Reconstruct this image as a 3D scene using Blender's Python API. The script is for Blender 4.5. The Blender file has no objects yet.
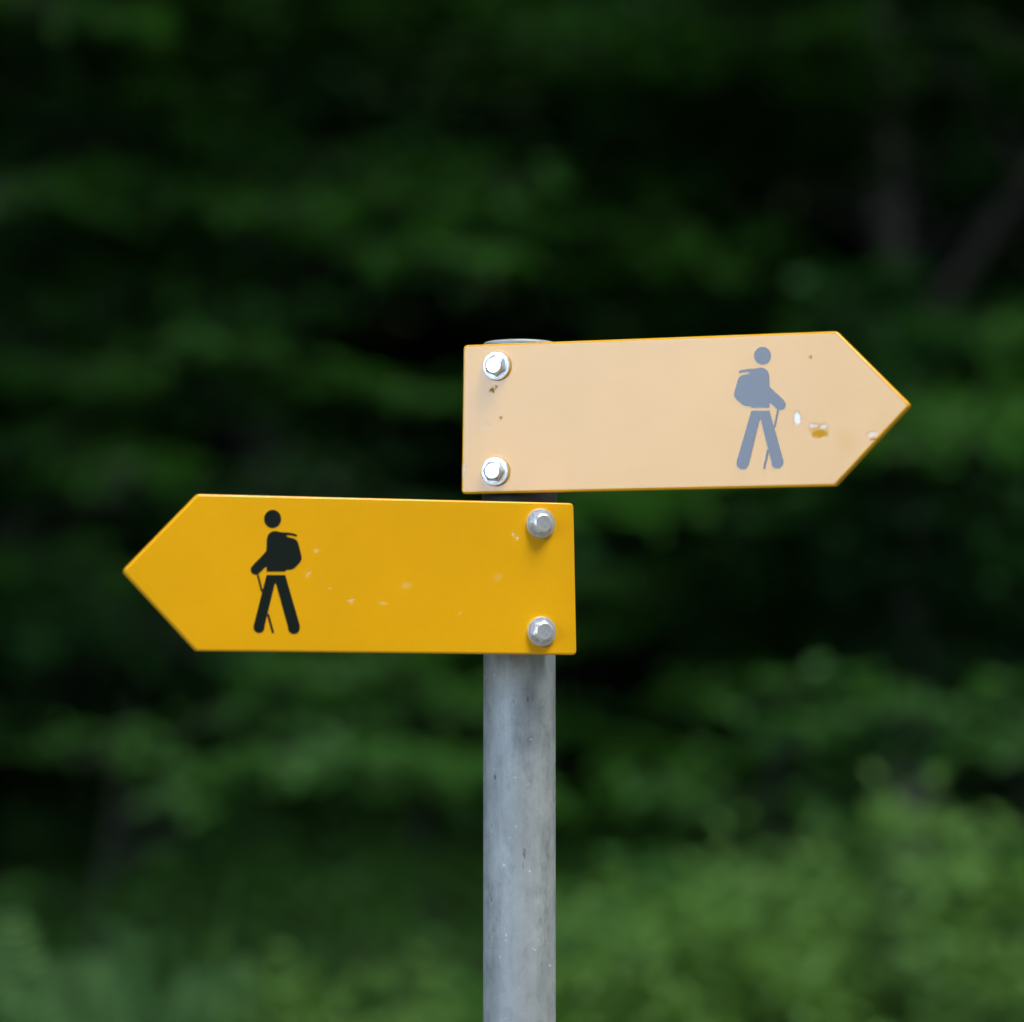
import bpy, bmesh, math, random
import numpy as np
from mathutils import Vector, Matrix

scene = bpy.context.scene
COL = scene.collection
R = math.radians
GLARE_CLOUD = (74.0, 92.0, 124.0)

# ------------------------------------------------------------------ camera
F_PX = 85.0 / 24.0 * 1024.0
PITCH = math.atan((750 - 511) / F_PX)
CAM = Vector((0.0, -3.02, 1.6))
cam_d = bpy.data.cameras.new("camera")
cam = bpy.data.objects.new("camera", cam_d)
COL.objects.link(cam)
cam.location = CAM
cam.rotation_euler = (math.pi / 2 + PITCH, 0, 0)
cam_d.sensor_fit = 'HORIZONTAL'
cam_d.sensor_width = 24.0
cam_d.lens = 85.0
cam_d.clip_start = 0.05
cam_d.clip_end = 2000
cam_d.dof.use_dof = True
cam_d.dof.focus_distance = 2.97
cam_d.dof.aperture_fstop = 1.75
cam_d.dof.aperture_blades = 9
scene.camera = cam


def ray(px, py):
    """direction of sight for a place in the photograph (survey helper)"""
    a, b = (px - 512) / F_PX, (511 - py) / F_PX
    c, s = math.cos(PITCH), math.sin(PITCH)
    return Vector((a, c - b * s, s + b * c))


def P(px, py, D):
    d = ray(px, py)
    return CAM + d * (D / d.y)


# ------------------------------------------------------------------ object helpers
def link(name, me, mat=None, parent=None):
    o = bpy.data.objects.new(name, me)
    COL.objects.link(o)
    if mat is not None:
        me.materials.append(mat)
    if parent is not None:
        o.parent = parent
    return o


def tag(o, label=None, cat=None, group=None, kind=None):
    if label: o["label"] = label
    if cat: o["category"] = cat
    if group: o["group"] = group
    if kind: o["kind"] = kind
    return o


def empty(name, loc=(0, 0, 0), rz=0.0):
    o = bpy.data.objects.new(name, None)
    o.empty_display_size = 0.1
    COL.objects.link(o)
    o.location = loc
    o.rotation_euler = (0, 0, rz)
    return o


def mesh_py(name, verts, faces, smooth=False):
    me = bpy.data.meshes.new(name)
    me.from_pydata([tuple(v) for v in verts], [], faces)
    me.update()
    if smooth:
        me.polygons.foreach_set("use_smooth", [True] * len(me.polygons))
    return me


# ------------------------------------------------------------------ materials
class NT:
    def __init__(s, name):
        s.m = bpy.data.materials.new(name)
        s.m.use_nodes = True
        s.t = s.m.node_tree
        s.b = s.t.nodes["Principled BSDF"]
        s.out = s.t.nodes["Material Output"]

    def n(s, typ, **kw):
        nd = s.t.nodes.new(typ)
        for k, v in kw.items():
            if k.startswith("i_"):
                nd.inputs[k[2:].replace("_", " ")].default_value = v
            else:
                setattr(nd, k, v)
        return nd

    def l(s, a, b):
        s.t.links.new(a, b)

    def math(s, op, a, b=None, clamp=False):
        nd = s.n("ShaderNodeMath", operation=op)
        nd.use_clamp = clamp
        for i, v in enumerate((a, b)):
            if v is None: continue
            if isinstance(v, (int, float)): nd.inputs[i].default_value = v
            else: s.l(v, nd.inputs[i])
        return nd.outputs[0]

    def mix(s, fac, a, b):
        nd = s.n("ShaderNodeMix", data_type='RGBA')
        for sock, v in ((nd.inputs[0], fac), (nd.inputs[6], a), (nd.inputs[7], b)):
            if isinstance(v, (int, float)): sock.default_value = v
            elif isinstance(v, tuple): sock.default_value = v + (1,) if len(v) == 3 else v
            else: s.l(v, sock)
        return nd.outputs[2]

    def noise(s, vec, scale, detail=3, rough=0.5):
        nd = s.n("ShaderNodeTexNoise")
        nd.inputs["Scale"].default_value = scale
        nd.inputs["Detail"].default_value = detail
        nd.inputs["Roughness"].default_value = rough
        if vec is not None: s.l(vec, nd.inputs["Vector"])
        return nd.outputs[0]

    def ramp(s, v, lo, hi, a=0.0, b=1.0):
        nd = s.n("ShaderNodeMapRange")
        s.l(v, nd.inputs[0])
        for i, x in enumerate((lo, hi, a, b)): nd.inputs[i + 1].default_value = x
        nd.clamp = True
        return nd.outputs[0]

    def mapping(s, vec, scale=(1, 1, 1), loc=(0, 0, 0)):
        nd = s.n("ShaderNodeMapping")
        nd.inputs["Scale"].default_value = scale
        nd.inputs["Location"].default_value = loc
        s.l(vec, nd.inputs[0])
        return nd.outputs[0]

    def bump(s, h, strength, dist):
        nd = s.n("ShaderNodeBump")
        nd.inputs["Strength"].default_value = strength
        nd.inputs["Distance"].default_value = dist
        s.l(h, nd.inputs["Height"])
        s.l(nd.outputs[0], s.b.inputs["Normal"])


def enamel(name, col, spots, rough=0.20):
    """glossy painted aluminium with fine orange peel and listed chips (x, z, rx, rz, colour, sharpness)"""
    t = NT(name)
    co = t.n("ShaderNodeTexCoord").outputs["Object"]
    fade = t.noise(co, 9, 4)
    base = t.mix(t.ramp(fade, 0.35, 0.7), tuple(c * 0.96 for c in col), tuple(min(1, c * 1.03) for c in col))
    fine = t.noise(co, 260, 2)
    base = t.mix(t.ramp(fine, 0.62, 0.78, 0, 0.10), base, tuple(min(1, c * 1.1 + 0.05) for c in col))
    # fine hairline rubbing, stretched along the board
    hair = t.noise(t.mapping(co, (14, 1, 420)), 1.0, 3, 0.6)
    base = t.mix(t.ramp(hair, 0.60, 0.80, 0, 0.10), base, tuple(min(1, c * 0.85 + 0.08) for c in col))
    sep = t.n("ShaderNodeSeparateXYZ")
    wob = t.n("ShaderNodeTexNoise")
    wob.inputs["Scale"].default_value = 330
    wob.inputs["Detail"].default_value = 4
    t.l(co, wob.inputs["Vector"])
    wv = t.n("ShaderNodeVectorMath", operation='MULTIPLY_ADD')
    t.l(wob.outputs[1], wv.inputs[0])
    wv.inputs[1].default_value = (0.007, 0.0, 0.007)
    wv2 = t.n("ShaderNodeVectorMath", operation='SUBTRACT')
    t.l(co, wv.inputs[2])
    t.l(wv.outputs[0], wv2.inputs[0])
    wv2.inputs[1].default_value = (0.0035, 0, 0.0035)
    t.l(wv2.outputs[0], sep.inputs[0])
    chipsum = mattsum = None
    for (x, z, rx, rz, c, k) in spots:
        dx = t.math('DIVIDE', t.math('SUBTRACT', sep.outputs[0], x), rx)
        dz = t.math('DIVIDE', t.math('SUBTRACT', sep.outputs[2], z), rz)
        d = t.math('ADD', t.math('MULTIPLY', dx, dx), t.math('MULTIPLY', dz, dz))
        m = t.ramp(d, 0.35, 1.25, k, 0.0)
        base = t.mix(m, base, c)
        if c[2] < 0.3:
            mattsum = m if mattsum is None else t.math('MAXIMUM', mattsum, m)
        chipsum = m if chipsum is None else t.math('MAXIMUM', chipsum, m)
    t.l(base, t.b.inputs["Base Color"])
    r = t.ramp(t.noise(co, 30, 5), 0.3, 0.75, rough - 0.005, rough + 0.015)
    if chipsum is not None:
        r = t.math('ADD', r, t.math('MULTIPLY', chipsum, 0.04))
    if mattsum is not None:
        r = t.math('ADD', r, t.math('MULTIPLY', mattsum, 0.5))
        t.l(t.math('SUBTRACT', 0.5, t.math('MULTIPLY', mattsum, 0.42)), t.b.inputs["Specular IOR Level"])
    t.l(r, t.b.inputs["Roughness"])
    h = t.math('ADD', t.math('MULTIPLY', t.noise(co, 420, 2), 0.10), t.math('MULTIPLY', t.noise(co, 9, 1), 0.8))
    if chipsum is not None:
        h = t.math('SUBTRACT', h, t.math('MULTIPLY', chipsum, 0.8))
    t.bump(h, 0.35, 0.0006)
    return t.m


def simple(name, col, rough=0.5, metal=0.0, nscale=40, var=0.15, bump=0.0, rv=1.0):
    t = NT(name)
    co = t.n("ShaderNodeTexCoord").outputs["Object"]
    nz = t.noise(co, nscale, 5, 0.6)
    t.l(t.mix(t.ramp(nz, 0.3, 0.7), tuple(c * (1 - var) for c in col), tuple(min(1, c * (1 + var)) for c in col)),
        t.b.inputs["Base Color"])
    t.l(t.ramp(nz, 0.3, 0.7, rough - 0.06 * rv, rough + 0.08 * rv), t.b.inputs["Roughness"])
    t.b.inputs["Metallic"].default_value = metal
    if bump: t.bump(nz, 0.4, bump)
    return t.m


def galvanised():
    t = NT("galvanised_steel")
    co = t.n("ShaderNodeTexCoord").outputs["Object"]
    mott = t.noise(t.mapping(co, (1, 1, 0.55)), 75, 7, 0.72)
    strk = t.noise(t.mapping(co, (120, 120, 6)), 1.0, 4, 0.6)
    big = t.noise(t.mapping(co, (20, 20, 7), (3, 1, 2)), 1.0, 3)
    c = t.mix(t.ramp(mott, 0.38, 0.62), (0.25, 0.272, 0.262), (0.45, 0.48, 0.46))
    c = t.mix(t.ramp(strk, 0.44, 0.66, 0, 0.5), c, (0.50, 0.53, 0.51))
    c = t.mix(t.ramp(big, 0.46, 0.66, 0, 0.6), c, (0.25, 0.27, 0.268))
    vor = t.n("ShaderNodeTexVoronoi")
    vor.inputs["Scale"].default_value = 150
    t.l(t.mapping(co, (1, 1, 0.6)), vor.inputs["Vector"])
    c = t.mix(t.math('MULTIPLY', vor.outputs["Color"], 0.30), c, (0.50, 0.53, 0.515))
    sc = t.noise(t.mapping(co, (1, 1, 0.45), (0.3, 0.7, 0.13)), 95, 3, 0.65)
    c = t.mix(t.ramp(sc, 0.69, 0.75, 0, 0.75), c, (0.07, 0.075, 0.07))
    sp = t.noise(t.mapping(co, (1, 1, 1), (5.3, 0.7, 2.13)), 160, 2, 0.5)
    c = t.mix(t.ramp(sp, 0.70, 0.76, 0, 0.7), c, (0.75, 0.78, 0.80))
    t.l(c, t.b.inputs["Base Color"])
    t.b.inputs["Metallic"].default_value = 0.26
    t.l(t.ramp(mott, 0.3, 0.7, 0.52, 0.66), t.b.inputs["Roughness"])
    t.bump(t.math('ADD', mott, t.math('MULTIPLY', strk, 0.6)), 0.25, 0.0006)
    return t.m


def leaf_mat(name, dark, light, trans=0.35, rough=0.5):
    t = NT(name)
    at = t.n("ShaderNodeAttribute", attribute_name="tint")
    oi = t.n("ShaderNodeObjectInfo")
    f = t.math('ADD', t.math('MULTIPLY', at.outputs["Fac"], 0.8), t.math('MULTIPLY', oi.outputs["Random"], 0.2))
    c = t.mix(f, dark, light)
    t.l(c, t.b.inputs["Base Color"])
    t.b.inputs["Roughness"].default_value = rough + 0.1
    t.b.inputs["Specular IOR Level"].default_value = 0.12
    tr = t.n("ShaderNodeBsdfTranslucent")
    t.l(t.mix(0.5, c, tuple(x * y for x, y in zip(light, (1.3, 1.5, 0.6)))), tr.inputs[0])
    mx = t.n("ShaderNodeMixShader")
    mx.inputs[0].default_value = trans
    t.l(t.b.outputs[0], mx.inputs[1])
    t.l(tr.outputs[0], mx.inputs[2])
    t.l(mx.outputs[0], t.out.inputs[0])
    return t.m


M_GALV = galvanised()
M_BOLT = simple("zinc_bolt_steel", (0.80, 0.81, 0.81), 0.36, 0.8, 500, 0.14, 0.0002)
M_GAP_SHADE = simple("gap_shade_black", (0.022, 0.021, 0.016), 0.7, 0.0, 120, 0.4)
M_BLACK = simple("black_sign_film", (0.006, 0.011, 0.009), 0.20, 0.0, 300, 0.2, rv=0.12)
M_BARK_PALE = simple("smooth_grey_bark", (0.12, 0.11, 0.098), 0.85, 0, 7, 0.45, 0.01)
M_BARK = simple("dark_bark", (0.03, 0.028, 0.024), 0.9, 0, 9, 0.4, 0.01)
M_BARKL = simple("lichen_bark", (0.026, 0.026, 0.021), 0.9, 0, 9, 0.4, 0.01)
M_STEM = simple("green_stem", (0.05, 0.075, 0.025), 0.7, 0, 20, 0.25)
M_LEAF = leaf_mat("beech_leaf", (0.018, 0.062, 0.010), (0.046, 0.148, 0.021))
M_LEAF_SHADE = leaf_mat("shaded_wood_leaf", (0.011, 0.042, 0.010), (0.024, 0.086, 0.019), 0.25)  # beech leaf darkened so its colour carries the shade of the wood
M_HERB = leaf_mat("herb_leaf", (0.058, 0.140, 0.030), (0.145, 0.275, 0.064), 0.35)
M_BUSH_AND_LIT_SAPLING = leaf_mat("bush_and_lit_sapling_leaf", (0.026, 0.085, 0.017), (0.060, 0.165, 0.034), 0.35)  # also on saplings, where the lighter colour stands in for more light
M_FERN = leaf_mat("fern_leaf", (0.070, 0.165, 0.045), (0.120, 0.235, 0.080), 0.3)

# ------------------------------------------------------------------ signs
POLE = Vector((0.0062, 0.0, 0.0))
POLE_R = 0.030


class Board:
    """a vertical board plane turned by ang about the pole; local x along it, z up, -y towards the viewer"""
    def __init__(s, ang, off, zc):
        s.ang = ang
        s.n = Vector((math.sin(ang), -math.cos(ang), 0))
        s.u = Vector((math.cos(ang), math.sin(ang), 0))
        s.o = POLE + s.n * off + Vector((0, 0, zc))

    def at(s, px, py):
        d = ray(px, py)
        t = (s.o - CAM).dot(s.n) / d.dot(s.n)
        w = CAM + d * t - s.o
        return (w.dot(s.u), w.z)


def rounded(poly, r, seg=5):
    out = []
    n = len(poly)
    for i in range(n):
        p = Vector(poly[i]); a = Vector(poly[i - 1]); b = Vector(poly[(i + 1) % n])
        da = (a - p).normalized(); db = (b - p).normalized()
        th = da.angle(db)
        tl = r / math.tan(th / 2)
        c = p + (da + db).normalized() * (r / math.sin(th / 2))
        s0 = p + da * tl - c; s1 = p + db * tl - c
        a0 = math.atan2(s0.y, s0.x); a1 = math.atan2(s1.y, s1.x)
        dd = (a1 - a0 + math.pi) % (2 * math.pi) - math.pi
        for k in range(seg + 1):
            an = a0 + dd * k / seg
            out.append((c + Vector((math.cos(an), math.sin(an))) * r))
    return out


def panel_mesh(poly, t, r_corner, bev):
    # poly counter-clockwise in (x, z) as seen from the front
    base = rounded(poly, r_corner)
    n = len(base)
    nrm = []
    for i in range(n):
        a = base[i] - base[i - 1]; b = base[(i + 1) % n] - base[i]
        v = Vector((a.y, -a.x)).normalized() + Vector((b.y, -b.x)).normalized()
        nrm.append(v.normalized())
    prof = [(bev + 0.0006, 0.0)]
    K = 6
    for k in range(K + 1):
        q = math.pi / 2 * k / K
        prof.append((bev * (1 - math.sin(q)), bev * (1 - math.cos(q))))
    prof += [(0, t - 0.001), (0.001, t)]
    vs, fs = [], []
    for (ins, y) in prof:
        for p, v in zip(base, nrm):
            q = p - v * ins
            vs.append((q.x, y, q.y))
    for k in range(len(prof) - 1):
        for i in range(n):
            j = (i + 1) % n
            fs.append((k * n + i, (k + 1) * n + i, (k + 1) * n + j, k * n + j))
    fs.append(tuple(range(n)))
    fs.append(tuple(reversed(range((len(prof) - 1) * n, len(prof) * n))))
    me = mesh_py("sign_panel", vs, fs, True)
    me.polygons[len(fs) - 1].use_smooth = False
    fix_normals(me)
    return me


def fix_normals(me):
    bm = bmesh.new(); bm.from_mesh(me)
    bmesh.ops.recalc_face_normals(bm, faces=bm.faces[:])
    bm.to_mesh(me); bm.free()


def arc(cx, cy, r, a0, a1, n=10, ry=None):
    ry = ry or r
    return [(cx + r * math.cos(R(a0 + (a1 - a0) * k / n)), cy + ry * math.sin(R(a0 + (a1 - a0) * k / n))) for k in range(n + 1)]


def smooth_poly(pts, it=2):
    for _ in range(it):
        out = []
        n = len(pts)
        for i in range(n):
            a, b = pts[i], pts[(i + 1) % n]
            out.append((a[0] * .85 + b[0] * .15, a[1] * .85 + b[1] * .15))
            out.append((a[0] * .15 + b[0] * .85, a[1] * .15 + b[1] * .85))
        pts = out
    return pts


def symbol_mesh(board, polys, org, sc):
    vs, fs = [], []
    for k, poly in enumerate(polys):
        pts = [board.at(org[0] + x / sc, org[1] + y / sc) for x, y in poly]
        area = sum(pts[i - 1][0] * pts[i][1] - pts[i][0] * pts[i - 1][1] for i in range(len(pts)))
        if area < 0: pts.reverse()
        n = len(pts); o = len(vs)
        y = -0.00025 - 0.00003 * k
        vs += [(x, y, z) for x, z in pts] + [(x, -0.00001, z) for x, z in pts]
        fs.append(tuple(range(o, o + n)))
        for i in range(n):
            j = (i + 1) % n
            fs.append((o + i, o + n + i, o + n + j, o + j))
    me = mesh_py("hiker_symbol", vs, fs)
    fix_normals(me)
    return me


def quad_line(a, b, w):
    dx, dy = b[0] - a[0], b[1] - a[1]
    l = math.hypot(dx, dy); nx, ny = -dy / l * w / 2, dx / l * w / 2
    return [(a[0] + nx, a[1] + ny), (b[0] + nx, b[1] + ny), (b[0] - nx, b[1] - ny), (a[0] - nx, a[1] - ny)]


def lathe_y(prof, seg=40):
    """profile (radius, y) revolved about the y axis"""
    vs, fs = [], []
    for (r, y) in prof:
        for k in range(seg):
            a = 2 * math.pi * k / seg
            vs.append((r * math.cos(a), y, r * math.sin(a)))
    for i in range(len(prof) - 1):
        for k in range(seg):
            j = (k + 1) % seg
            fs.append((i * seg + k, i * seg + j, (i + 1) * seg + j, (i + 1) * seg + k))
    fs.append(tuple(range(seg)))
    fs.append(tuple(reversed(range((len(prof) - 1) * seg, len(prof) * seg))))
    me = mesh_py("lathe", vs, fs, True)
    fix_normals(me)
    me.set_sharp_from_angle(angle=R(40))
    return me


def hex_head(rot):
    """hexagon bolt head with chamfered crown, flange and shank, front towards -y"""
    af = 0.0076
    vs, fs = [], []
    N = 48
    def ring(f, y):
        for k in range(N):
            a = 2 * math.pi * k / N
            vs.append((f(a) * math.cos(a + rot), y, f(a) * math.sin(a + rot)))
    hexr = lambda a: af / math.cos((a + math.pi / 6) % (math.pi / 3) - math.pi / 6)
    y0 = -0.0030
    rings = [(lambda a: 0.0046, y0 - 0.0058), (lambda a: 0.0062, y0 - 0.0059), (lambda a: min(hexr(a), 0.0070), y0 - 0.0055)]
    rings += [(lambda a: min(hexr(a), 0.0079), y0 - 0.0045), (hexr, y0 - 0.0035), (hexr, y0 - 0.0008), (lambda a: 0.0094, y0 - 0.0006), (lambda a: 0.0095, y0 + 0.0002), (lambda a: 0.0094, y0 + 0.0012)]
    for f, y in rings: ring(f, y)
    for i in range(len(rings) - 1):
        for k in range(N):
            j = (k + 1) % N
            fs.append((i * N + k, i * N + j, (i + 1) * N + j, (i + 1) * N + k))
    fs.append(tuple(range(N)))
    fs.append(tuple(reversed(range((len(rings) - 1) * N, len(rings) * N))))
    # shank running back into the post
    o = len(vs); S = 16
    for y in (y0 + 0.0012, 0.034):
        for k in range(S):
            a = 2 * math.pi * k / S
            vs.append((0.004 * math.cos(a), y, 0.004 * math.sin(a)))
    for k in range(S):
        j = (k + 1) % S
        fs.append((o + k, o + j, o + S + j, o + S + k))
    me = mesh_py("bolt", vs, fs, True)
    fix_normals(me)
    me.set_sharp_from_angle(angle=R(28))
    return me


def box_mesh(name, x0, x1, y0, y1, z0, z1, bev=0.0015):
    bm = bmesh.new()
    bmesh.ops.create_cube(bm, size=1)
    for v in bm.verts:
        v.co = Vector(((x0 + x1) / 2 + v.co.x * (x1 - x0), (y0 + y1) / 2 + v.co.y * (y1 - y0), (z0 + z1) / 2 + v.co.z * (z1 - z0)))
    bmesh.ops.bevel(bm, geom=bm.edges[:], offset=bev, segments=2, profile=0.5, affect='EDGES')
    me = bpy.data.meshes.new(name); bm.to_mesh(me); bm.free()
    return me


# --- pictogram outlines, measured on the photograph
SYM_R = [arc(311, 115, 62, 0, 360, 40, 65)[:-1],
         smooth_poly([(135, 228), (160, 219), (215, 211), (270, 207), (290, 201), (318, 203), (345, 222), (358, 250), (361, 300),
                      (362, 342), (400, 378), (440, 414), (466, 438), (480, 465), (478, 492), (460, 508), (435, 512), (412, 502),
                      (385, 474), (366, 458), (361, 462), (361, 480), (361, 494), (352, 494), (240, 494), (228, 494), (228, 487), (218, 483), (180, 480),
                      (160, 470), (116, 430), (103, 408), (106, 380), (130, 296), (140, 270), (162, 256), (205, 251), (216, 241),
                      (204, 233), (165, 236), (140, 242)], 2),
         [(230, 516), (361, 516)] + [(462, 878)] + arc(418, 893, 45, -15, 150, 10) + [(375, 885), (302, 592), (294, 574), (287, 592), (212, 905)] +
         arc(166, 902, 44, 20, 200, 10)[1:] + [(123, 885)],
         quad_line((424, 509), (399, 640), 13), quad_line((352, 800), (322, 941), 15)]
SYM_L = [arc(274, 138, 62, 0, 360, 40, 66)[:-1],
         smooth_poly([(455, 258), (428, 243), (385, 237), (330, 235), (305, 226), (270, 229), (245, 246), (231, 280), (230, 330), (229, 372),
                      (180, 425), (135, 470), (113, 498), (116, 528), (140, 545), (165, 543), (195, 516), (222, 488), (231, 490), (231, 508),
                      (231, 522), (242, 522), (355, 522), (366, 522), (368, 512), (378, 509), (410, 508), (432, 498), (474, 455), (487, 432), (483, 402), (462, 318),
                      (450, 294), (428, 280), (385, 271), (372, 262), (385, 255), (425, 260), (448, 268)], 2),
         [(230, 547), (366, 547), (473, 918)] + arc(430, 935, 43, -15, 160, 10) + [(388, 930), (303, 622), (295, 603), (287, 622), (216, 915)] +
         arc(175, 930, 40, 15, 200, 10) + [(136, 915)],
         quad_line((165, 542), (197, 668), 13), quad_line((240, 832), (278, 970), 14)]

YEL = (0.81, 0.392, 0.002)


def make_sign(ang, corners, sym, sym_org, bolts, spots, label, cat, rot0, off):
    b0 = Board(ang, off, 1.8)
    z = sum(b0.at(*bp)[1] for bp in bolts) / len(bolts) + 1.8
    b = Board(ang, off, z)
    root = empty("direction_sign", b.o, ang)
    tag(root, label, cat, "yellow hiking direction signs on the post")
    pts = [b.at(*c) for c in corners]
    area = sum(pts[i - 1][0] * pts[i][1] - pts[i][0] * pts[i - 1][1] for i in range(len(pts)))
    if area < 0: pts.reverse()
    sp = []
    for (px, py, rx, ry, c, k) in spots:
        x, zz = b.at(px, py)
        sp.append((x, zz, rx * 0.00083, ry * 0.00083, c, k))
    mat = enamel("yellow_enamel", YEL, sp)
    link("sign_panel", panel_mesh(pts, 0.008, 0.0035, 0.0017), mat, root)
    link("hiker_symbol", symbol_mesh(b, sym, sym_org, 7.3), M_BLACK, root)
    for i, bp in enumerate(bolts):
        x, zz = b.at(*bp)
        bo = link("bolt", hex_head(rot0 + i * 0.35), M_BOLT, root)
        bo.location = (x, 0, zz)
        wm = lathe_y([(0.0045, -0.0030), (0.0113, -0.0030), (0.0119, -0.0028), (0.0122, -0.0022), (0.0122, -0.0008), (0.0120, 0.0002), (0.0045, 0.0002)])
        link("washer", wm, M_BOLT, bo)
    # mounting rail between the board's back and the post
    zs = [b.at(*bp)[1] for bp in bolts]
    link("mounting_rail", box_mesh("mounting_rail", -0.016, 0.016, 0.0081, off - 0.0298, min(zs) - 0.012, max(zs) + 0.012), M_GALV, root)
    return root


WHITE, BROWN = (0.92, 0.91, 0.88), (0.10, 0.07, 0.05)
PALE, ORANGE, TAN = (0.86, 0.70, 0.42), (0.72, 0.36, 0.02), (0.80, 0.47, 0.06)
make_sign(R(-21), [(463, 345), (836, 331), (910.5, 405), (835, 486), (461, 494)], SYM_R, (720, 340), [(497.2, 366), (495.8, 471.5)],
          [(797, 418, 3.6, 6.6, WHITE, 1.0), (819, 430, 10, 7, ORANGE, 0.25), (820, 434, 8, 3.6, (0.74, 0.36, 0.02), 0.8), (814, 425.5, 5, 2.2, WHITE, 0.75), (824, 426, 3.4, 2.4, WHITE, 0.8), 
           (846, 440, 11, 15, TAN, 0.05), (872, 434.5, 5, 3, WHITE, 0.45), (873, 439, 4, 1.6, BROWN, 0.5), (492, 390, 2.8, 2.0, BROWN, 0.7), (496, 387, 1.4, 2, BROWN, 0.4),
           (501, 417.5, 1.8, 1.6, BROWN, 0.5), (463, 470, 2.5, 8, PALE, 0.5), (486, 427, 7, 3, PALE, 0.18), (811, 358, 1.5, 1.5, BROWN, 0.5)],
          "pale washed-out yellow arrow sign pointing right, upper of two on the post", "sign", 0.12, 0.045)
make_sign(R(20), [(198, 494), (574, 503), (577, 655), (197, 651), (123, 571)], SYM_L, (235, 500), [(540, 523.5), (541, 631.5)],
          [(316, 551, 2.1, 2.4, PALE, 0.41), (308, 574, 2.8, 2.1, PALE, 0.32), (329, 588, 2.1, 1.8, PALE, 0.23), (350, 600, 3.5, 1.4, PALE, 0.45), (352, 603, 2.8, 1, PALE, 0.27), (383, 603, 5.6, 1, PALE, 0.27),
           (406, 585, 5.6, 4.2, PALE, 0.14), (498, 577, 4.9, 4.2, PALE, 0.09), (517, 538, 1.1, 2.8, PALE, 0.54), (513, 534, 1.8, 1.4, PALE, 0.54), (460, 612, 2.8, 1, PALE, 0.27),
           (546, 646, 4, 2, BROWN, 0.35)],
          "deep yellow arrow sign pointing left, lower of two on the post", "sign", 0.5, 0.074)

# --- post
post = empty("sign_post", (POLE.x, POLE.y, 0))
tag(post, "round grey galvanised steel post that carries both yellow arrow signs", "post")
ZT = P(519, 338.3, 3.02 - POLE_R).z


def lathe_z(prof, seg=64):
    vs, fs = [], []
    for (r, z) in prof:
        for k in range(seg):
            a = 2 * math.pi * k / seg
            vs.append((r * math.cos(a), r * math.sin(a), z))
    for i in range(len(prof) - 1):
        for k in range(seg):
            j = (k + 1) % seg
            fs.append((i * seg + k, i * seg + j, (i + 1) * seg + j, (i + 1) * seg + k))
    fs.append(tuple(range(seg)))
    fs.append(tuple(reversed(range((len(prof) - 1) * seg, len(prof) * seg))))
    me = mesh_py("lathe", vs, fs, True)
    fix_normals(me)
    me.set_sharp_from_angle(angle=R(40))
    return me


tube = link("pole", lathe_z([(POLE_R, -0.4)] + [(POLE_R, z * 0.1) for z in range(0, 18)] + [(POLE_R, ZT - 0.006)]), M_GALV, post)
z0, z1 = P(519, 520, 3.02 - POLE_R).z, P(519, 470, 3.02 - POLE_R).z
link("gap_shade_band", lathe_z([(POLE_R + 0.0002, z0), (POLE_R + 0.0011, z0 + 0.0008), (POLE_R + 0.0011, z1 - 0.0008), (POLE_R + 0.0002, z1)]), M_GAP_SHADE, post)  # dark band added round the pole to darken the shaded gap between signs
link("end_cap", lathe_z([(POLE_R + 0.0004, ZT - 0.0058), (POLE_R + 0.0004, ZT - 0.002), (POLE_R - 0.001, ZT - 0.0005), (0.02, ZT + 0.0006), (0.005, ZT + 0.001)]), M_GALV, post)

# ------------------------------------------------------------------ ground
def gz(x, y):
    y = np.asarray(y, float); x = np.asarray(x, float)
    a = np.clip(y - 2.0, 0, None)
    z = 0.045 * np.minimum(a, 9) + 0.16 * np.clip(a - 9, 0, 14) + 0.55 * np.clip(a - 23, 0, 40)
    return z + 0.05 * np.sin(x * 0.9 + 0.4 * y) * np.clip(a / 4, 0, 1)


def ground():
    ys = np.concatenate([[-900, -400, -150, -60, -25, -12], np.arange(-8, 30, 0.7), np.arange(30, 70, 3), [80, 150, 400, 900]])
    xs = np.concatenate([[-900, -400, -150, -60], np.arange(-30, 30.1, 1.0), [60, 150, 400, 900]])
    X, Y = np.meshgrid(xs, ys)
    Z = gz(X, Y)
    nx, ny = len(xs), len(ys)
    vs = np.stack([X, Y, Z], -1).reshape(-1, 3)
    fs = [(j * nx + i, j * nx + i + 1, (j + 1) * nx + i + 1, (j + 1) * nx + i) for j in range(ny - 1) for i in range(nx - 1)]
    t = NT("grassy_forest_soil")
    co = t.n("ShaderNodeNewGeometry").outputs["Position"]
    a = t.noise(co, 1.3, 5); b = t.noise(co, 30, 4, 0.7)
    c = t.mix(t.ramp(b, 0.3, 0.7), (0.035, 0.060, 0.018), (0.06, 0.10, 0.03))
    c = t.mix(t.ramp(a, 0.45, 0.65, 0, 0.8), c, (0.05, 0.04, 0.025))
    t.l(c, t.b.inputs["Base Color"])
    t.b.inputs["Roughness"].default_value = 0.95
    t.b.inputs["Specular IOR Level"].default_value = 0.1
    t.bump(b, 0.8, 0.03)
    o = link("ground", mesh_py("ground", vs.tolist(), fs, True), t.m)
    tag(o, kind="structure")


ground()


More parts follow.
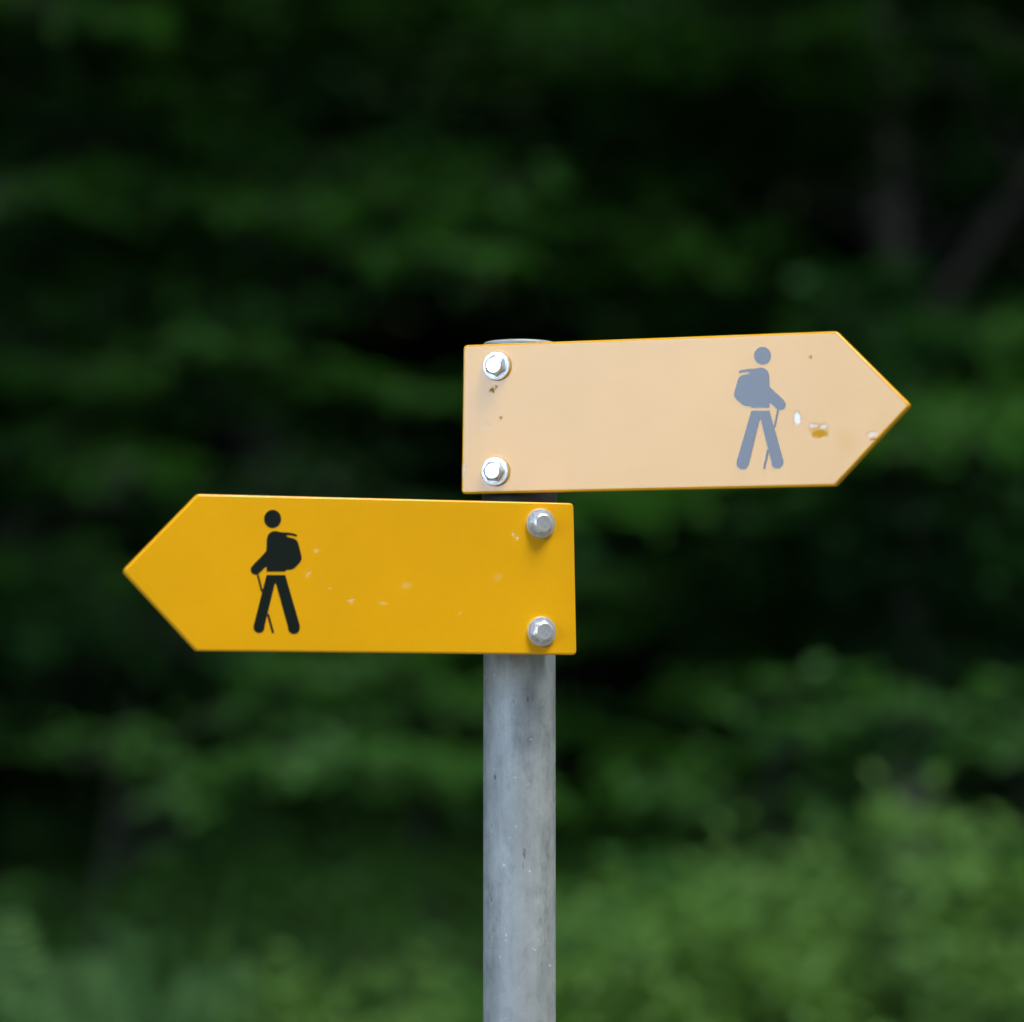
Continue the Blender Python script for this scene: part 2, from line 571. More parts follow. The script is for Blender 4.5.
def path():  # unseen gravel strip added to bounce light onto the signs' undersides
    t = NT("pale_bounce_gravel")
    co = t.n("ShaderNodeNewGeometry").outputs["Position"]
    a = t.noise(co, 0.8, 4); b = t.noise(co, 60, 4, 0.7)
    c = t.mix(t.ramp(b, 0.3, 0.7), (0.15, 0.138, 0.115), (0.28, 0.26, 0.22))
    c = t.mix(t.ramp(a, 0.5, 0.7, 0, 0.5), c, (0.12, 0.11, 0.085))
    t.l(c, t.b.inputs["Base Color"])
    t.b.inputs["Roughness"].default_value = 0.95
    t.bump(b, 0.8, 0.02)
    xs = np.linspace(-60, 60, 81)
    vs, fs = [], []
    for i, x in enumerate(xs):
        w0 = 0.25 * math.sin(x * 0.7) + 0.12 * math.sin(x * 2.3); w1 = 0.25 * math.sin(x * 0.6 + 2) + 0.1 * math.sin(x * 2.9)
        vs += [(x, -5.5 + w0, 0.004), (x, 1.0 + w1, 0.004)]
        if i: fs.append((2 * i - 2, 2 * i, 2 * i + 1, 2 * i - 1))
    tag(link("added_bounce_strip", mesh_py("added_bounce_strip", vs, fs), t.m), kind="structure")


path()  # unseen gravel strip added for bounce light


# ------------------------------------------------------------------ vegetation
class Veg:
    """collects leaves (arrays) and woody tubes for one plant"""
    def __init__(s, seed):
        s.rng = np.random.default_rng(seed)
        s.c, s.d, s.nr, s.sz, s.w, s.tn = [], [], [], [], [], []
        s.tv, s.tf = [], []
        s.bv, s.bf = [], []

    def leaves(s, c, d, n, size, wid=0.6, tint=None):
        N = len(c)
        s.c.append(np.asarray(c)); s.d.append(np.asarray(d)); s.nr.append(np.asarray(n))
        s.sz.append(np.broadcast_to(size, (N,)).astype(float)); s.w.append(np.full(N, wid))
        s.tn.append(s.rng.random(N) if tint is None else np.clip(tint + 0.25 * (s.rng.random(N) - .5), 0, 1))

    def tube(s, pts, rads, seg=6, limb=False):
        tv, tf = (s.bv, s.bf) if limb else (s.tv, s.tf)
        pts = [np.asarray(p, float) for p in pts]
        o = len(tv)
        prev = None
        for i, p in enumerate(pts):
            t = pts[min(i + 1, len(pts) - 1)] - pts[max(i - 1, 0)]
            t = t / (np.linalg.norm(t) + 1e-9)
            ref = np.array([1.0, 0, 0]) if abs(t[2]) > 0.8 else np.array([0, 0, 1.0])
            a = np.cross(t, ref); a /= np.linalg.norm(a); b = np.cross(t, a)
            for k in range(seg):
                q = 2 * math.pi * k / seg
                tv.append(p + (a * math.cos(q) + b * math.sin(q)) * rads[i])
        for i in range(len(pts) - 1):
            for k in range(seg):
                j = (k + 1) % seg
                tf.append((o + i * seg + k, o + i * seg + j, o + (i + 1) * seg + j, o + (i + 1) * seg + k))

    def leaf_mesh(s, name):
        c = np.concatenate(s.c); d = np.concatenate(s.d); n = np.concatenate(s.nr)
        sz = np.concatenate(s.sz)[:, None]; w = np.concatenate(s.w)[:, None]; tn = np.concatenate(s.tn)
        d = d / (np.linalg.norm(d, axis=1, keepdims=True) + 1e-9)
        sd = np.cross(d, n); sd /= (np.linalg.norm(sd, axis=1, keepdims=True) + 1e-9)
        up = np.cross(sd, d)
        N = len(c)
        h = sz * w * 0.5
        # six points: base, tip, and two on each side; blade folded along the midrib, tip hanging a little
        v = np.stack([c, c + d * sz - up * sz * 0.12,
                      c + d * sz * 0.30 + sd * h * 0.92 + up * h * 0.3, c + d * sz * 0.66 + sd * h * 0.80 + up * h * 0.2,
                      c + d * sz * 0.30 - sd * h * 0.92 + up * h * 0.3, c + d * sz * 0.66 - sd * h * 0.80 + up * h * 0.2], 1).reshape(-1, 3)
        idx = (np.arange(N) * 6)[:, None]
        f = np.concatenate([idx + np.array([[0, 1, 3, 2]]), idx + np.array([[0, 4, 5, 1]])], 1).reshape(-1)
        me = bpy.data.meshes.new(name)
        me.vertices.add(N * 6); me.vertices.foreach_set("co", v.ravel())
        me.loops.add(len(f)); me.loops.foreach_set("vertex_index", f.astype(np.int32))
        me.polygons.add(N * 2)
        me.polygons.foreach_set("loop_start", np.arange(0, len(f), 4, dtype=np.int32))
        me.update(calc_edges=True)
        at = me.attributes.new("tint", 'FLOAT', 'FACE')
        at.data.foreach_set("value", np.repeat(tn, 2).astype(np.float32))
        return me

    def wood_mesh(s, name):
        return mesh_py(name, s.tv, s.tf, True)

    def limb_mesh(s, name):
        return mesh_py(name, s.bv, s.bf, True)


def unit(v):
    return v / (np.linalg.norm(v) + 1e-9)


def bough(v, a, b, r0, width, dens, leaf, tint=None, tilt=0.35, wood=True):
    """a limb from a to b with a flat horizontal spray of twigs and leaves"""
    rng = v.rng
    a = np.asarray(a, float); b = np.asarray(b, float)
    L = np.linalg.norm(b - a)
    K = 6
    mid = []
    for k in range(K + 1):
        t = k / K
        p = a + (b - a) * t
        p = p + np.array([0, 0, 0.10 * L * math.sin(math.pi * t)]) + (rng.normal(0, 0.012 * L, 3) if 0 < k < K else 0)
        mid.append(p)
    mid = np.array(mid)
    if wood: v.tube(mid, [max(0.003, r0 * (1 - 0.9 * k / K)) for k in range(K + 1)], 5, True)
    ax = unit(b - a); side = unit(np.cross(ax, [0, 0, 1]))
    nt = max(4, int(L * dens))
    for i in range(nt):
        t = 0.22 + 0.78 * (i + rng.random()) / nt
        k = min(K - 1, int(t * K)); q = mid[k] + (mid[k + 1] - mid[k]) * (t * K - k)
        s = 1 if i % 2 else -1
        tl = width * (0.45 + 0.75 * math.sin(math.pi * min(1, 0.2 + 0.75 * t))) * rng.uniform(0.6, 1.15)
        dr = unit(ax * rng.uniform(0.35, 0.9) + side * s * rng.uniform(0.5, 1.0) + np.array([0, 0, rng.normal(-0.05, 0.16)]))
        e = q + dr * tl + np.array([0, 0, -0.12 * tl])
        if wood and tl > 0.15: v.tube([q, (q + e) / 2 + [0, 0, 0.03 * tl], e], [r0 * 0.22 + 0.002, 0.003, 0.0015], 3, True)
        nl = max(4, int(tl / leaf * 4.0))
        tt = np.sort(rng.random(nl)) ** 0.8
        c = q + (e - q) * tt[:, None] + rng.normal(0, leaf * 0.28, (nl, 3)) * [1, 1, 0.6]
        ls = np.where(np.arange(nl) % 2, 1.0, -1.0)[:, None]
        sd2 = np.cross(dr, [0, 0, 1.0])
        d = dr * 0.7 + sd2 * ls * rng.uniform(0.4, 1.0, (nl, 1)) + rng.normal(0, 0.2, (nl, 3))
        n = np.array([0, 0, 1.0]) + rng.normal(0, tilt, (nl, 3))
        v.leaves(c, d, n, leaf * rng.uniform(0.65, 1.2, nl), 0.62, tint if tint is None else tint + rng.normal(0, 0.08))


def tree_mesh(seed, H, r0, h0, nb, Lmax, leaf, dens, lean=(0, 0), width=0.55, tint=None):
    v = Veg(seed); rng = v.rng
    K = 14
    path, rad = [], []
    for k in range(K + 1):
        t = k / K
        path.append(np.array([lean[0] * t + 0.06 * math.sin(5 * t + seed), lean[1] * t + 0.06 * math.cos(4 * t + seed), H * t - 0.15]))
        rad.append(r0 * (1 - 0.85 * t) * (1.35 if k == 0 else 1.0))
    v.tube(path, rad, 12)
    path = np.array(path)
    az = rng.random() * 6.28
    for i in range(nb):
        t = (h0 + (H - h0) * ((i + rng.random()) / nb) ** 1.0) / H
        t = min(t, 0.985)
        k = min(K - 1, int(t * K)); p = path[k] + (path[k + 1] - path[k]) * (t * K - k)
        az += 2.4 + rng.normal(0, 0.25)
        prof = math.sin(math.pi * min(1.0, 0.28 + 0.70 * (t * H - h0) / max(0.1, H - h0))) ** 0.7
        L = Lmax * max(0.22, prof) * rng.uniform(0.75, 1.1)
        e = p + np.array([math.cos(az) * L, math.sin(az) * L, L * (rng.uniform(-0.08, 0.16) + 0.35 * t)])
        bough(v, p, e, r0 * 0.28 * (1 - 0.6 * t), width, dens, leaf, tint)
    return v


def place_tree(v, loc, rz, label, group, bark, leafm, name="broadleaf_tree"):
    root = empty(name, loc, rz)
    tag(root, label, "tree", group)
    link("trunk", v.wood_mesh("trunk"), bark, root)
    link("branches", v.limb_mesh("branches"), M_BARK, root)
    link("crown", v.leaf_mesh("crown"), leafm, root)
    return root


def dup(root, loc, rz, sc=1.0, label=None):
    r = root.copy(); COL.objects.link(r)
    r.location = loc; r.rotation_euler = (0, 0, rz); r.scale = (sc, sc, sc)
    if label: r["label"] = label
    for ch in list(root.children):
        c = ch.copy(); COL.objects.link(c); c.parent = r
    return r


def G(x, y):
    return Vector((x, y, float(gz(x, y))))


# --- the two trees nearest behind the signs, their boughs where the photograph shows them lit
def hero(seed, base, top, r0, boughs, leaf, dens, bark, leafm, label, top_nb, Lmax, name="broadleaf_tree", bend=None, over=0):
    base = np.array(base); top = np.array(top)
    v = Veg(seed); rng = v.rng
    K = 22; H = top[2] - base[2]
    ph = seed * 1.3
    if bend is not None: bend = np.array(bend)
    def at(t):
        if bend is not None:
            tb = (bend[2] - base[2]) / H
            c = (base + (bend - base) * (t / tb)) if t < tb else (bend + (top - bend) * ((t - tb) / (1 - tb)))
            return c - base
        return (top - base) * t + np.array([0.05 * math.sin(6 * t + ph), 0.05 * math.cos(5 * t + ph), 0])
    path = [at(k / K) for k in range(K + 1)]
    v.tube([path[0] - [0, 0, 0.2]] + path, [r0 * 1.5] + [r0 * (1.15 if k == 0 else 1) * (1 - 0.8 * k / K) for k in range(K + 1)], 14)
    for (px, py, D, hx, width, tint, rise) in boughs:
        e0 = np.array(P(px, py, D)) - base
        # the limb leaves the trunk a little below and passes through the measured centre
        t = np.clip((e0[2] - rise) / H, 0.03, 0.98)
        p = at(t)
        dirv = e0 - p
        L = np.linalg.norm(dirv)
        e = p + dirv * (1 + hx / max(L, 0.2))
        bough(v, p, e, min(r0 * 0.3, 0.03), width, dens, leaf, tint)
    az = rng.random() * 6
    for i in range(top_nb):
        t = 0.50 + 0.48 * (i + rng.random()) / top_nb
        p = at(t); az += 2.4 + rng.normal(0, 0.2)
        L = Lmax * (1.15 - t) / 0.65 * rng.uniform(0.7, 1.1) + min(0.4, 0.4 * Lmax)
        bough(v, p, p + np.array([math.cos(az) * L, math.sin(az) * L, L * rng.uniform(0, 0.3)]), r0 * 0.25, min(0.6, 0.5 * Lmax), 7 if Lmax > 1 else 14, leaf * (1.3 if Lmax > 1 else 0.9), 0.4 if Lmax > 1 else 0.8)
    for i in range(over):  # out-of-view boughs added overhead to shade the front of the wood
        t = (4.2 + 4.0 * i / max(1, over) - base[2]) / H
        p = at(t); a2 = -math.pi / 2 + rng.uniform(-0.75, 0.75)
        L = rng.uniform(2.6, 3.9)
        bough(v, p, p + np.array([math.cos(a2) * L, math.sin(a2) * L, rng.uniform(0.2, 0.9)]), r0 * 0.35, 0.8, 9, leaf * 1.4, 0.4)
    return place_tree(v, tuple(base), 0, label, None, bark, leafm, name)


tb = P(900, 290, 12.5)
tt = P(884, 40, 12.5)
sl = (tt - tb) / (tt.z - tb.z)
bz = float(gz(tb.x, tb.y))
hero(3, tuple(tb + sl * (bz - tb.z)), tuple(tb + sl * (10.5 - tb.z)), 0.062, [
    # px, py, distance, run-on, spray width, tint (lit boughs coloured lighter), rise
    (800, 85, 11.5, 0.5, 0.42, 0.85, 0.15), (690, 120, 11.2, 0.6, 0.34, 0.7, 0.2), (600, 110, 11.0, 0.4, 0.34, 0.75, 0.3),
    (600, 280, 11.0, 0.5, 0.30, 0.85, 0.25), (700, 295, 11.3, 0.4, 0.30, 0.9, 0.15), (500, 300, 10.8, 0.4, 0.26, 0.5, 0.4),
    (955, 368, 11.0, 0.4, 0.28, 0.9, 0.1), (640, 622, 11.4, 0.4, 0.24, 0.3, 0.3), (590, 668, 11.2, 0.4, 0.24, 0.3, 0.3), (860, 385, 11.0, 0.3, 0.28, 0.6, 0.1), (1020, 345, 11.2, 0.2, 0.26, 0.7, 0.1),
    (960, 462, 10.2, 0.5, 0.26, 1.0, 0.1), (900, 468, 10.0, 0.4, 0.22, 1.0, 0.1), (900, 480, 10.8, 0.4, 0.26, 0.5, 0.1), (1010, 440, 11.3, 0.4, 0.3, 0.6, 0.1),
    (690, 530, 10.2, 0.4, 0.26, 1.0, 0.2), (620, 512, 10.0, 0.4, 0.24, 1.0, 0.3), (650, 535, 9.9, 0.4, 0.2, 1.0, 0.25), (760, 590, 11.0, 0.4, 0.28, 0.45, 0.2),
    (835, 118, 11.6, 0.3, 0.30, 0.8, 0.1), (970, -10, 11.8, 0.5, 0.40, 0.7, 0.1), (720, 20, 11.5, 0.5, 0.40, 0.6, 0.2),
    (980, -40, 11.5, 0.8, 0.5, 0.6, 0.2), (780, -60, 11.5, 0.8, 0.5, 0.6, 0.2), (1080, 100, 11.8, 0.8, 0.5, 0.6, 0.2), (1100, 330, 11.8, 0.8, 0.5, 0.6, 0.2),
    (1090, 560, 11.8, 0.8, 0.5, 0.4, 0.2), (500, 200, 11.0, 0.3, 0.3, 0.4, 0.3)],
    0.07, 20, M_BARK_PALE, M_LEAF, "slim tree with a pale grey upright trunk, blurred at upper right", 10, 2.0, over=4)

lb = P(-150, 700, 11.0)
lz = float(gz(lb.x, lb.y))
hero(5, (lb.x, lb.y, lz), (lb.x - 0.2, lb.y + 0.3, 10.0), 0.10, [
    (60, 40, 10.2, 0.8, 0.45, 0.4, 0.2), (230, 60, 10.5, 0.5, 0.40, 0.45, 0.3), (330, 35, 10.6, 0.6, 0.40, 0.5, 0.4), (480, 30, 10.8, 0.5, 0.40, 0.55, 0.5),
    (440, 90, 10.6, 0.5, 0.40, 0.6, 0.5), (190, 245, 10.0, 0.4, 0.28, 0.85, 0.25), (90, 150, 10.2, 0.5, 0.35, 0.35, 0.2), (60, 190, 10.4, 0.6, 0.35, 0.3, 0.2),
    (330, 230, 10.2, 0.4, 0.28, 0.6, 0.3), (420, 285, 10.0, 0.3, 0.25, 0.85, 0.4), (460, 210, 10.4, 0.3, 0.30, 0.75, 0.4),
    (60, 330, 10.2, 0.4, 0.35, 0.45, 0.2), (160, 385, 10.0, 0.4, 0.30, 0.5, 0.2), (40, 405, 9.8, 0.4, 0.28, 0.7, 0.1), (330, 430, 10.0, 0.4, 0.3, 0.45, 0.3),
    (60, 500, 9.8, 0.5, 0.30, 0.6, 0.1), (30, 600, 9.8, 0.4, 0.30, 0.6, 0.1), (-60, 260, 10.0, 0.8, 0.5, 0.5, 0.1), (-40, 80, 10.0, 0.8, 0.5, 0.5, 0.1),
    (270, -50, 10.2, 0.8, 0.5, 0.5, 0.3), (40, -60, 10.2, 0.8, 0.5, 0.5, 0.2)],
    0.075, 14, M_BARK, M_LEAF, "broad dark tree just left of the photo, its boughs reaching across upper left", 18, 2.2, over=11)

# the leaning stem at the right
s0 = P(945, 300, 13.0); s1 = P(1024, 188, 13.0)
ls_ = (s1 - s0) / (s1.z - s0.z)
bend = s0 - ls_ * 0.25
g0 = float(gz(bend.x, s0.y))
hero(8, (bend.x - 0.05, bend.y, g0), tuple(s0 + ls_ * (6.4 - s0.z)), 0.062, [
    ],
    0.075, 12, M_BARKL, M_LEAF_SHADE, "thin dark tree leaning to the right beside the pale trunk", 10, 1.5, bend=tuple(bend))

# understory saplings carrying the lower bright layers
def sapling(seed, px, py_top, D, boughs, label, r0=0.02, mat=None, leaf=0.07, dens=15):
    t = P(px, py_top, D)
    b = G(t.x, t.y)
    return hero(seed, tuple(b), tuple(t), r0, boughs, leaf, dens, M_BARK, mat or M_LEAF, label, 5, 0.35, "sapling")


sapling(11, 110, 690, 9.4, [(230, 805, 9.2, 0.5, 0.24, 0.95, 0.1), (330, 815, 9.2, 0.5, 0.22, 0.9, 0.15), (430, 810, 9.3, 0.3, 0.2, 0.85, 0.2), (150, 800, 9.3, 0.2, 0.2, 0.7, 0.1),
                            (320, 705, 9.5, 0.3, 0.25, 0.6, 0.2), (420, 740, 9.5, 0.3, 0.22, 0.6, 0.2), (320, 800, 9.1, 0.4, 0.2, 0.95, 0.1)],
        "leafy sapling with wide low branches under the left-pointing sign", 0.012, M_BUSH_AND_LIT_SAPLING)
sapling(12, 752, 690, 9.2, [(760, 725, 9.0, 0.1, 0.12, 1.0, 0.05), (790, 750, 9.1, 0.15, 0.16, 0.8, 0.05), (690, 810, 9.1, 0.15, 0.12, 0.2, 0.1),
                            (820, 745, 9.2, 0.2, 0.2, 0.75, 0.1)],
        "small bright green sapling in the dark gap right of the post", 0.012, M_BUSH_AND_LIT_SAPLING)
sapling(13, 1020, 680, 9.0, [(1015, 700, 8.9, 0.1, 0.15, 1.0, 0.05), (1030, 760, 8.9, 0.2, 0.2, 0.8, 0.05)], "bright leafy sapling at the right edge of the photo", 0.012, M_BUSH_AND_LIT_SAPLING)
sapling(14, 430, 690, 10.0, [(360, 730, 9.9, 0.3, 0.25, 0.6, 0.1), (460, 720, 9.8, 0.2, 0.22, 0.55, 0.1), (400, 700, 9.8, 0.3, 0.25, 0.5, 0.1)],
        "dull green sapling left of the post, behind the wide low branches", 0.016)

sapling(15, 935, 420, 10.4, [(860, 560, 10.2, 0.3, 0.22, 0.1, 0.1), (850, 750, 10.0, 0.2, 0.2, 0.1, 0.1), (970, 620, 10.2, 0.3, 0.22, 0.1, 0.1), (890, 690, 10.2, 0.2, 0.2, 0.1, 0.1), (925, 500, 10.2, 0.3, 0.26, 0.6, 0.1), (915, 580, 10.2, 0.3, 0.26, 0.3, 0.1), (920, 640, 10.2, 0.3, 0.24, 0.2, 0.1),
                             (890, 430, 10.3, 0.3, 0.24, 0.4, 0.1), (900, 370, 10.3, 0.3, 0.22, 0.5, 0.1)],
        "dark young tree in front of the pale trunk, above the pale bushes", 0.016, M_LEAF_SHADE, 0.08, 42)

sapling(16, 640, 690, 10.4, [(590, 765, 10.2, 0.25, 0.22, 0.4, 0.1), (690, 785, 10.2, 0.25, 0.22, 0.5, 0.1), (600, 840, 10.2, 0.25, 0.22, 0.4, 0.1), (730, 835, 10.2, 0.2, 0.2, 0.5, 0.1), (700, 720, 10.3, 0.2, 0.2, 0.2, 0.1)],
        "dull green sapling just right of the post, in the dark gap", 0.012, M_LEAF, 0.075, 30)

# --- deeper forest
protos = []
for i, (H, nb, L) in enumerate(((12, 60, 2.9), (13.5, 62, 3.1), (10.5, 54, 2.7))):
    v = tree_mesh(40 + i, H, 0.15, 0.7, nb, L, 0.15, 8.0, (0.3 * (i - 1), 0.2), 0.85)
    protos.append(v)
rng = random.Random(7)
spots = []
for row, (yy, step, off) in enumerate(((12.8, 2.9, 0.6), (15.4, 2.8, 1.9), (18.2, 2.8, 0.4), (21.5, 3.2, 1.5), (25.5, 3.6, 0.2))):
    n = int(30 / step)
    for k in range(-n // 2, n // 2 + 1):
        x = k * step + off + rng.uniform(-0.5, 0.5)
        if row == 0 and -2.3 < x < 3.6: continue
        spots.append((x, yy + rng.uniform(-0.6, 0.6)))
FL = "dark leafy tree standing deep in the shaded wood behind the signs"
FG = "trees deep in the shaded wood"
first = []
for i, (x, y) in enumerate(spots):
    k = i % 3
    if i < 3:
        first.append(place_tree(protos[k], G(x, y), rng.random() * 6.28, FL, FG, M_BARK, M_LEAF_SHADE))
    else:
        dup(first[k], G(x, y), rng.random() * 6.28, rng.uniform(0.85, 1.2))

# unseen trees added behind the viewer at right to darken what the lower sign mirrors
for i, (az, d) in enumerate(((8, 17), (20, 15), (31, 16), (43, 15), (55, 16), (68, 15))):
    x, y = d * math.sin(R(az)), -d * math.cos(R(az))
    r = dup(first[i % 3], G(x, y), rng.random() * 6.28, 0.85, "dark leafy tree added behind the viewer of the signs, out of view")
    r["group"] = "unseen trees added behind the viewer"

# --- bushes and herbs in front of the wood
def bush_veg(seed, w, h, n, leaf, tint, upright=0.0):
    v = Veg(seed); rg = v.rng
    for i in range(n):
        az = rg.random() * 6.28; rr = math.sqrt(rg.random()) * w * 0.5
        b = np.array([0.25 * rr * math.cos(az), 0.25 * rr * math.sin(az), -0.03])
        hh = h * (1 - 0.45 * (rr / (w * 0.5)) ** 2) * rg.uniform(0.7, 1.0)
        e = np.array([rr * math.cos(az), rr * math.sin(az), hh])
        m = (b + e) / 2 + np.array([0, 0, 0.15 * h])
        v.tube([b, m, e], [0.006, 0.004, 0.002], 4)
        nl = int(30 * h / (leaf * 8) * (0.075 / leaf)) + 10
        t = rg.random(nl) ** 0.7
        c = (b * ((1 - t) ** 2)[:, None] + m * (2 * t * (1 - t))[:, None] + e * (t * t)[:, None])
        c += rg.normal(0, leaf * 0.7, (nl, 3))
        c[:, 2] = np.maximum(c[:, 2], 0.02)
        a2 = rg.random(nl) * 6.28
        d = np.stack([np.cos(a2), np.sin(a2), rg.normal(upright, 0.35, nl)], 1)
        nn = np.stack([rg.normal(0, 0.45, nl), rg.normal(-0.15, 0.45, nl), np.ones(nl)], 1)
        v.leaves(c, d, nn, leaf * rg.uniform(0.6, 1.2, nl), 0.5, tint)
    return v


def place_bush(v, loc, rz, label, group, mat, name="bush", cat="bush"):
    root = empty(name, loc, rz)
    tag(root, label, cat, group)
    link("stems", v.wood_mesh("stems"), M_STEM, root)
    link("foliage", v.leaf_mesh("foliage"), mat, root)
    return root


BUSH = [  # px, top py, distance, width, tint, material, label
    (960, 760, 7.4, 1.0, 0.7, M_HERB, "tall pale green bush in the lower right corner"),
    (835, 770, 7.7, 1.0, 0.6, M_HERB, "rounded pale green bush between the corner bush and the short sapling"),
    (700, 840, 7.3, 0.8, 0.6, M_HERB, "soft green bush low to the right of the post"),
    (600, 900, 7.0, 0.7, 0.75, M_HERB, "yellowish green bush right beside the foot of the post"),
    (400, 945, 7.4, 0.8, 0.8, M_HERB, "low green bush just left of the post"),
    (1090, 770, 7.8, 1.0, 0.6, M_BUSH_AND_LIT_SAPLING, "green bush at the far right edge of the photo"),
    (640, 850, 8.4, 0.7, 0.5, M_BUSH_AND_LIT_SAPLING, "darker green bush behind the soft bush right of the post"),
    (270, 970, 7.6, 0.8, 0.7, M_HERB, "low green bush between the ferns and the post"),
    (20, 975, 8.6, 0.9, 0.4, M_BUSH_AND_LIT_SAPLING, "dark green bush at the left edge behind the ferns"),
    (500, 960, 8.6, 0.8, 0.5, M_BUSH_AND_LIT_SAPLING, "dark green bush behind the post"),
]
for i, (px, py, D, w, ti, mt, lab) in enumerate(BUSH):
    t = P(px, py, D)
    g = G(t.x, t.y)
    place_bush(bush_veg(70 + i, w, t.z - g.z, 80, 0.055 if mt is M_HERB else 0.075, ti, 0.45 if mt is M_HERB else 0.15), g, i * 1.1, lab, "bushes along the edge of the wood", mt)

# ferns in the lower left
def fern(seed, px, py, D, label, nf=8):
    t = P(px, py, D); g = G(t.x, t.y); h = t.z - g.z
    root = empty("fern", g)
    tag(root, label, "fern", "ferns at the edge of the wood")
    rg = np.random.default_rng(seed)
    for k in range(nf):
        v = Veg(seed * 20 + k)
        az = 6.28 * k / nf + rg.normal(0, 0.2)
        out = np.array([math.cos(az), math.sin(az), 0.0])
        L = h * rg.uniform(0.85, 1.15); sp = rg.uniform(0.06, 0.26)
        K = 12
        ax = [out * (L * sp * s ** 1.6) + np.array([0, 0, L * (1.02 * s - 0.22 * s ** 3 * (sp + 0.35))]) for s in np.linspace(0, 1, K + 1)]
        v.tube(ax, [0.004 * (1 - 0.8 * s / K) for s in range(K + 1)], 4)
        ax = np.array(ax)
        sd = np.cross(out, [0, 0, 1.0])
        n = 34
        cs, ds, nn, sz = [], [], [], []
        for i in range(n):
            s = 0.22 + 0.77 * i / n
            q = min(K - 1, int(s * K)); p = ax[q] + (ax[q + 1] - ax[q]) * (s * K - q)
            tg = unit(ax[q + 1] - ax[q])
            for e in (-1, 1):
                cs.append(p); ds.append(sd * e + tg * 0.35); nn.append(np.cross(sd, tg) * 1.0 + rg.normal(0, 0.12, 3))
                sz.append(0.07 * L ** 0.5 * math.sin(math.pi * (0.12 + 0.86 * (1 - i / n) ** 0.8)) + 0.01)
        v.leaves(np.array(cs), np.array(ds), np.array(nn), np.array(sz), 0.24, 0.6)
        me = v.leaf_mesh("frond")
        bm = bmesh.new(); bm.from_mesh(me); bm.from_mesh(v.wood_mesh("stalk")); bm.to_mesh(me); bm.free()
        link("frond", me, M_FERN, root)


fern(1, 170, 900, 6.9, "tall pale fern in the lower left, the larger of two")
fern(2, 85, 930, 6.8, "short pale fern at lower left beside the taller fern", 7)

# low ground cover nobody could count
def cover():
    v = Veg(99); rg = v.rng
    N = 60000
    x = rg.uniform(-9, 9, N); y = rg.uniform(2.6, 15, N)
    clump = np.sin(x * 2.1 + 1.3 * np.sin(y * 1.7)) * np.sin(y * 1.9 + 0.7 * np.sin(x * 1.3))
    top = (0.42 + 0.18 * clump) * np.clip((y - 2.4) / 2.0, 0.15, 1)
    z = gz(x, y) + top * rg.random(N) ** 0.6
    a = rg.random(N) * 6.28
    d = np.stack([np.cos(a), np.sin(a), rg.normal(0.35, 0.4, N)], 1)
    n = np.stack([rg.normal(0, 0.4, N), rg.normal(-0.1, 0.4, N), np.ones(N)], 1)
    v.leaves(np.stack([x, y, z], 1), d, n, rg.uniform(0.06, 0.12, N), 0.5, 0.5 + 0.2 * clump.mean())
    o = link("undergrowth", v.leaf_mesh("undergrowth"), M_BUSH_AND_LIT_SAPLING)
    tag(o, "low green undergrowth covering the ground along the wood", "undergrowth", kind="stuff")


cover()

# ------------------------------------------------------------------ light
SUN_AZ = R(-46)     # soft light behind the camera, high and a little to its right
SUN_EL = R(66)


def sky_dir(az, el):
    return Vector((-math.sin(az) * math.cos(el), -math.cos(az) * math.cos(el), math.sin(el)))


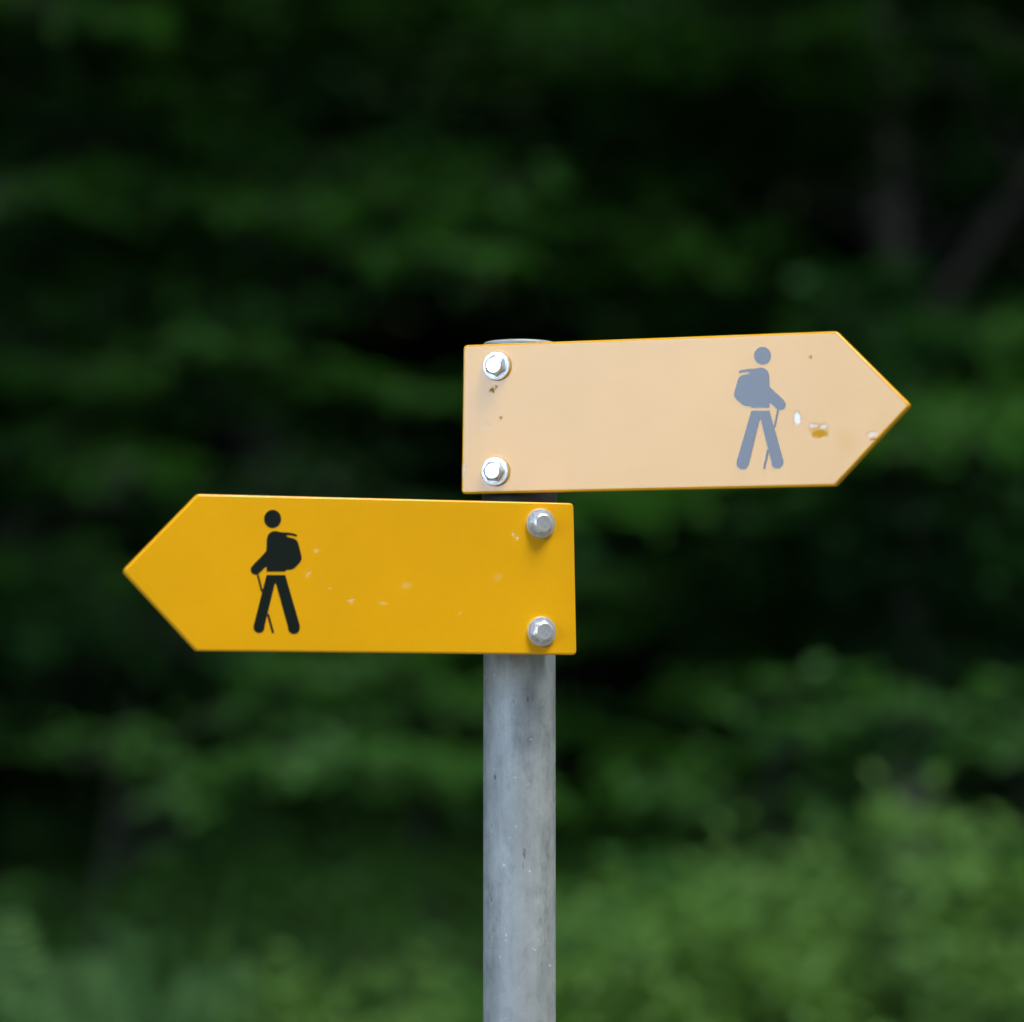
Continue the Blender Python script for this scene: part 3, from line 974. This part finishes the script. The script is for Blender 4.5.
S = sky_dir(SUN_AZ, SUN_EL)
sd = bpy.data.lights.new("sun", 'SUN')
sd.energy = 2.5
sd.angle = R(24)
sd.color = (0.96, 0.98, 1.0)
sun = bpy.data.objects.new("sun", sd)
COL.objects.link(sun)
sun.rotation_euler = (-S).to_track_quat('-Z', 'Y').to_euler()

w = bpy.data.worlds.new("World")
scene.world = w
w.use_nodes = True
nt = w.node_tree
bg = nt.nodes["Background"]
sky = nt.nodes.new("ShaderNodeTexSky")
sky.sky_type = 'NISHITA'
sky.sun_disc = False
sky.sun_elevation = SUN_EL
sky.sun_rotation = math.atan2(S.x, S.y)
sky.dust_density = 2.0
bg.inputs[1].default_value = 0.055
# bright cloud added behind the camera at left to give the upper sign glare
tc = nt.nodes.new("ShaderNodeTexCoord")
dot = nt.nodes.new("ShaderNodeVectorMath"); dot.operation = 'DOT_PRODUCT'
nt.links.new(tc.outputs["Generated"], dot.inputs[0])
dot.inputs[1].default_value = sky_dir(R(43.5), R(8))
nz = nt.nodes.new("ShaderNodeTexNoise")
nz.inputs["Scale"].default_value = 4.0; nz.inputs["Detail"].default_value = 6
nt.links.new(tc.outputs["Generated"], nz.inputs["Vector"])
ma = nt.nodes.new("ShaderNodeMath"); ma.operation = 'MULTIPLY_ADD'
nt.links.new(nz.outputs[0], ma.inputs[0]); ma.inputs[1].default_value = 0.03
nt.links.new(dot.outputs["Value"], ma.inputs[2])
mr = nt.nodes.new("ShaderNodeMapRange"); mr.interpolation_type = 'SMOOTHSTEP'
nt.links.new(ma.outputs[0], mr.inputs[0])
mr.inputs[1].default_value = 0.980; mr.inputs[2].default_value = 1.001
mx = nt.nodes.new("ShaderNodeMix"); mx.data_type = 'RGBA'
nt.links.new(mr.outputs[0], mx.inputs[0])
nt.links.new(sky.outputs[0], mx.inputs[6])
mx.inputs[7].default_value = (GLARE_CLOUD[0], GLARE_CLOUD[1], GLARE_CLOUD[2], 1)
nt.links.new(mx.outputs[2], bg.inputs[0])

vs_ = scene.view_settings
scene.display_settings.display_device = 'sRGB'
vs_.view_transform = 'Standard'
vs_.look = 'None'
vs_.exposure = 0.83
vs_.gamma = 1.0
scene.render.engine = 'CYCLES'
scene.cycles.use_denoising = True
scene.cycles.max_bounces = 6
scene.cycles.transparent_max_bounces = 4
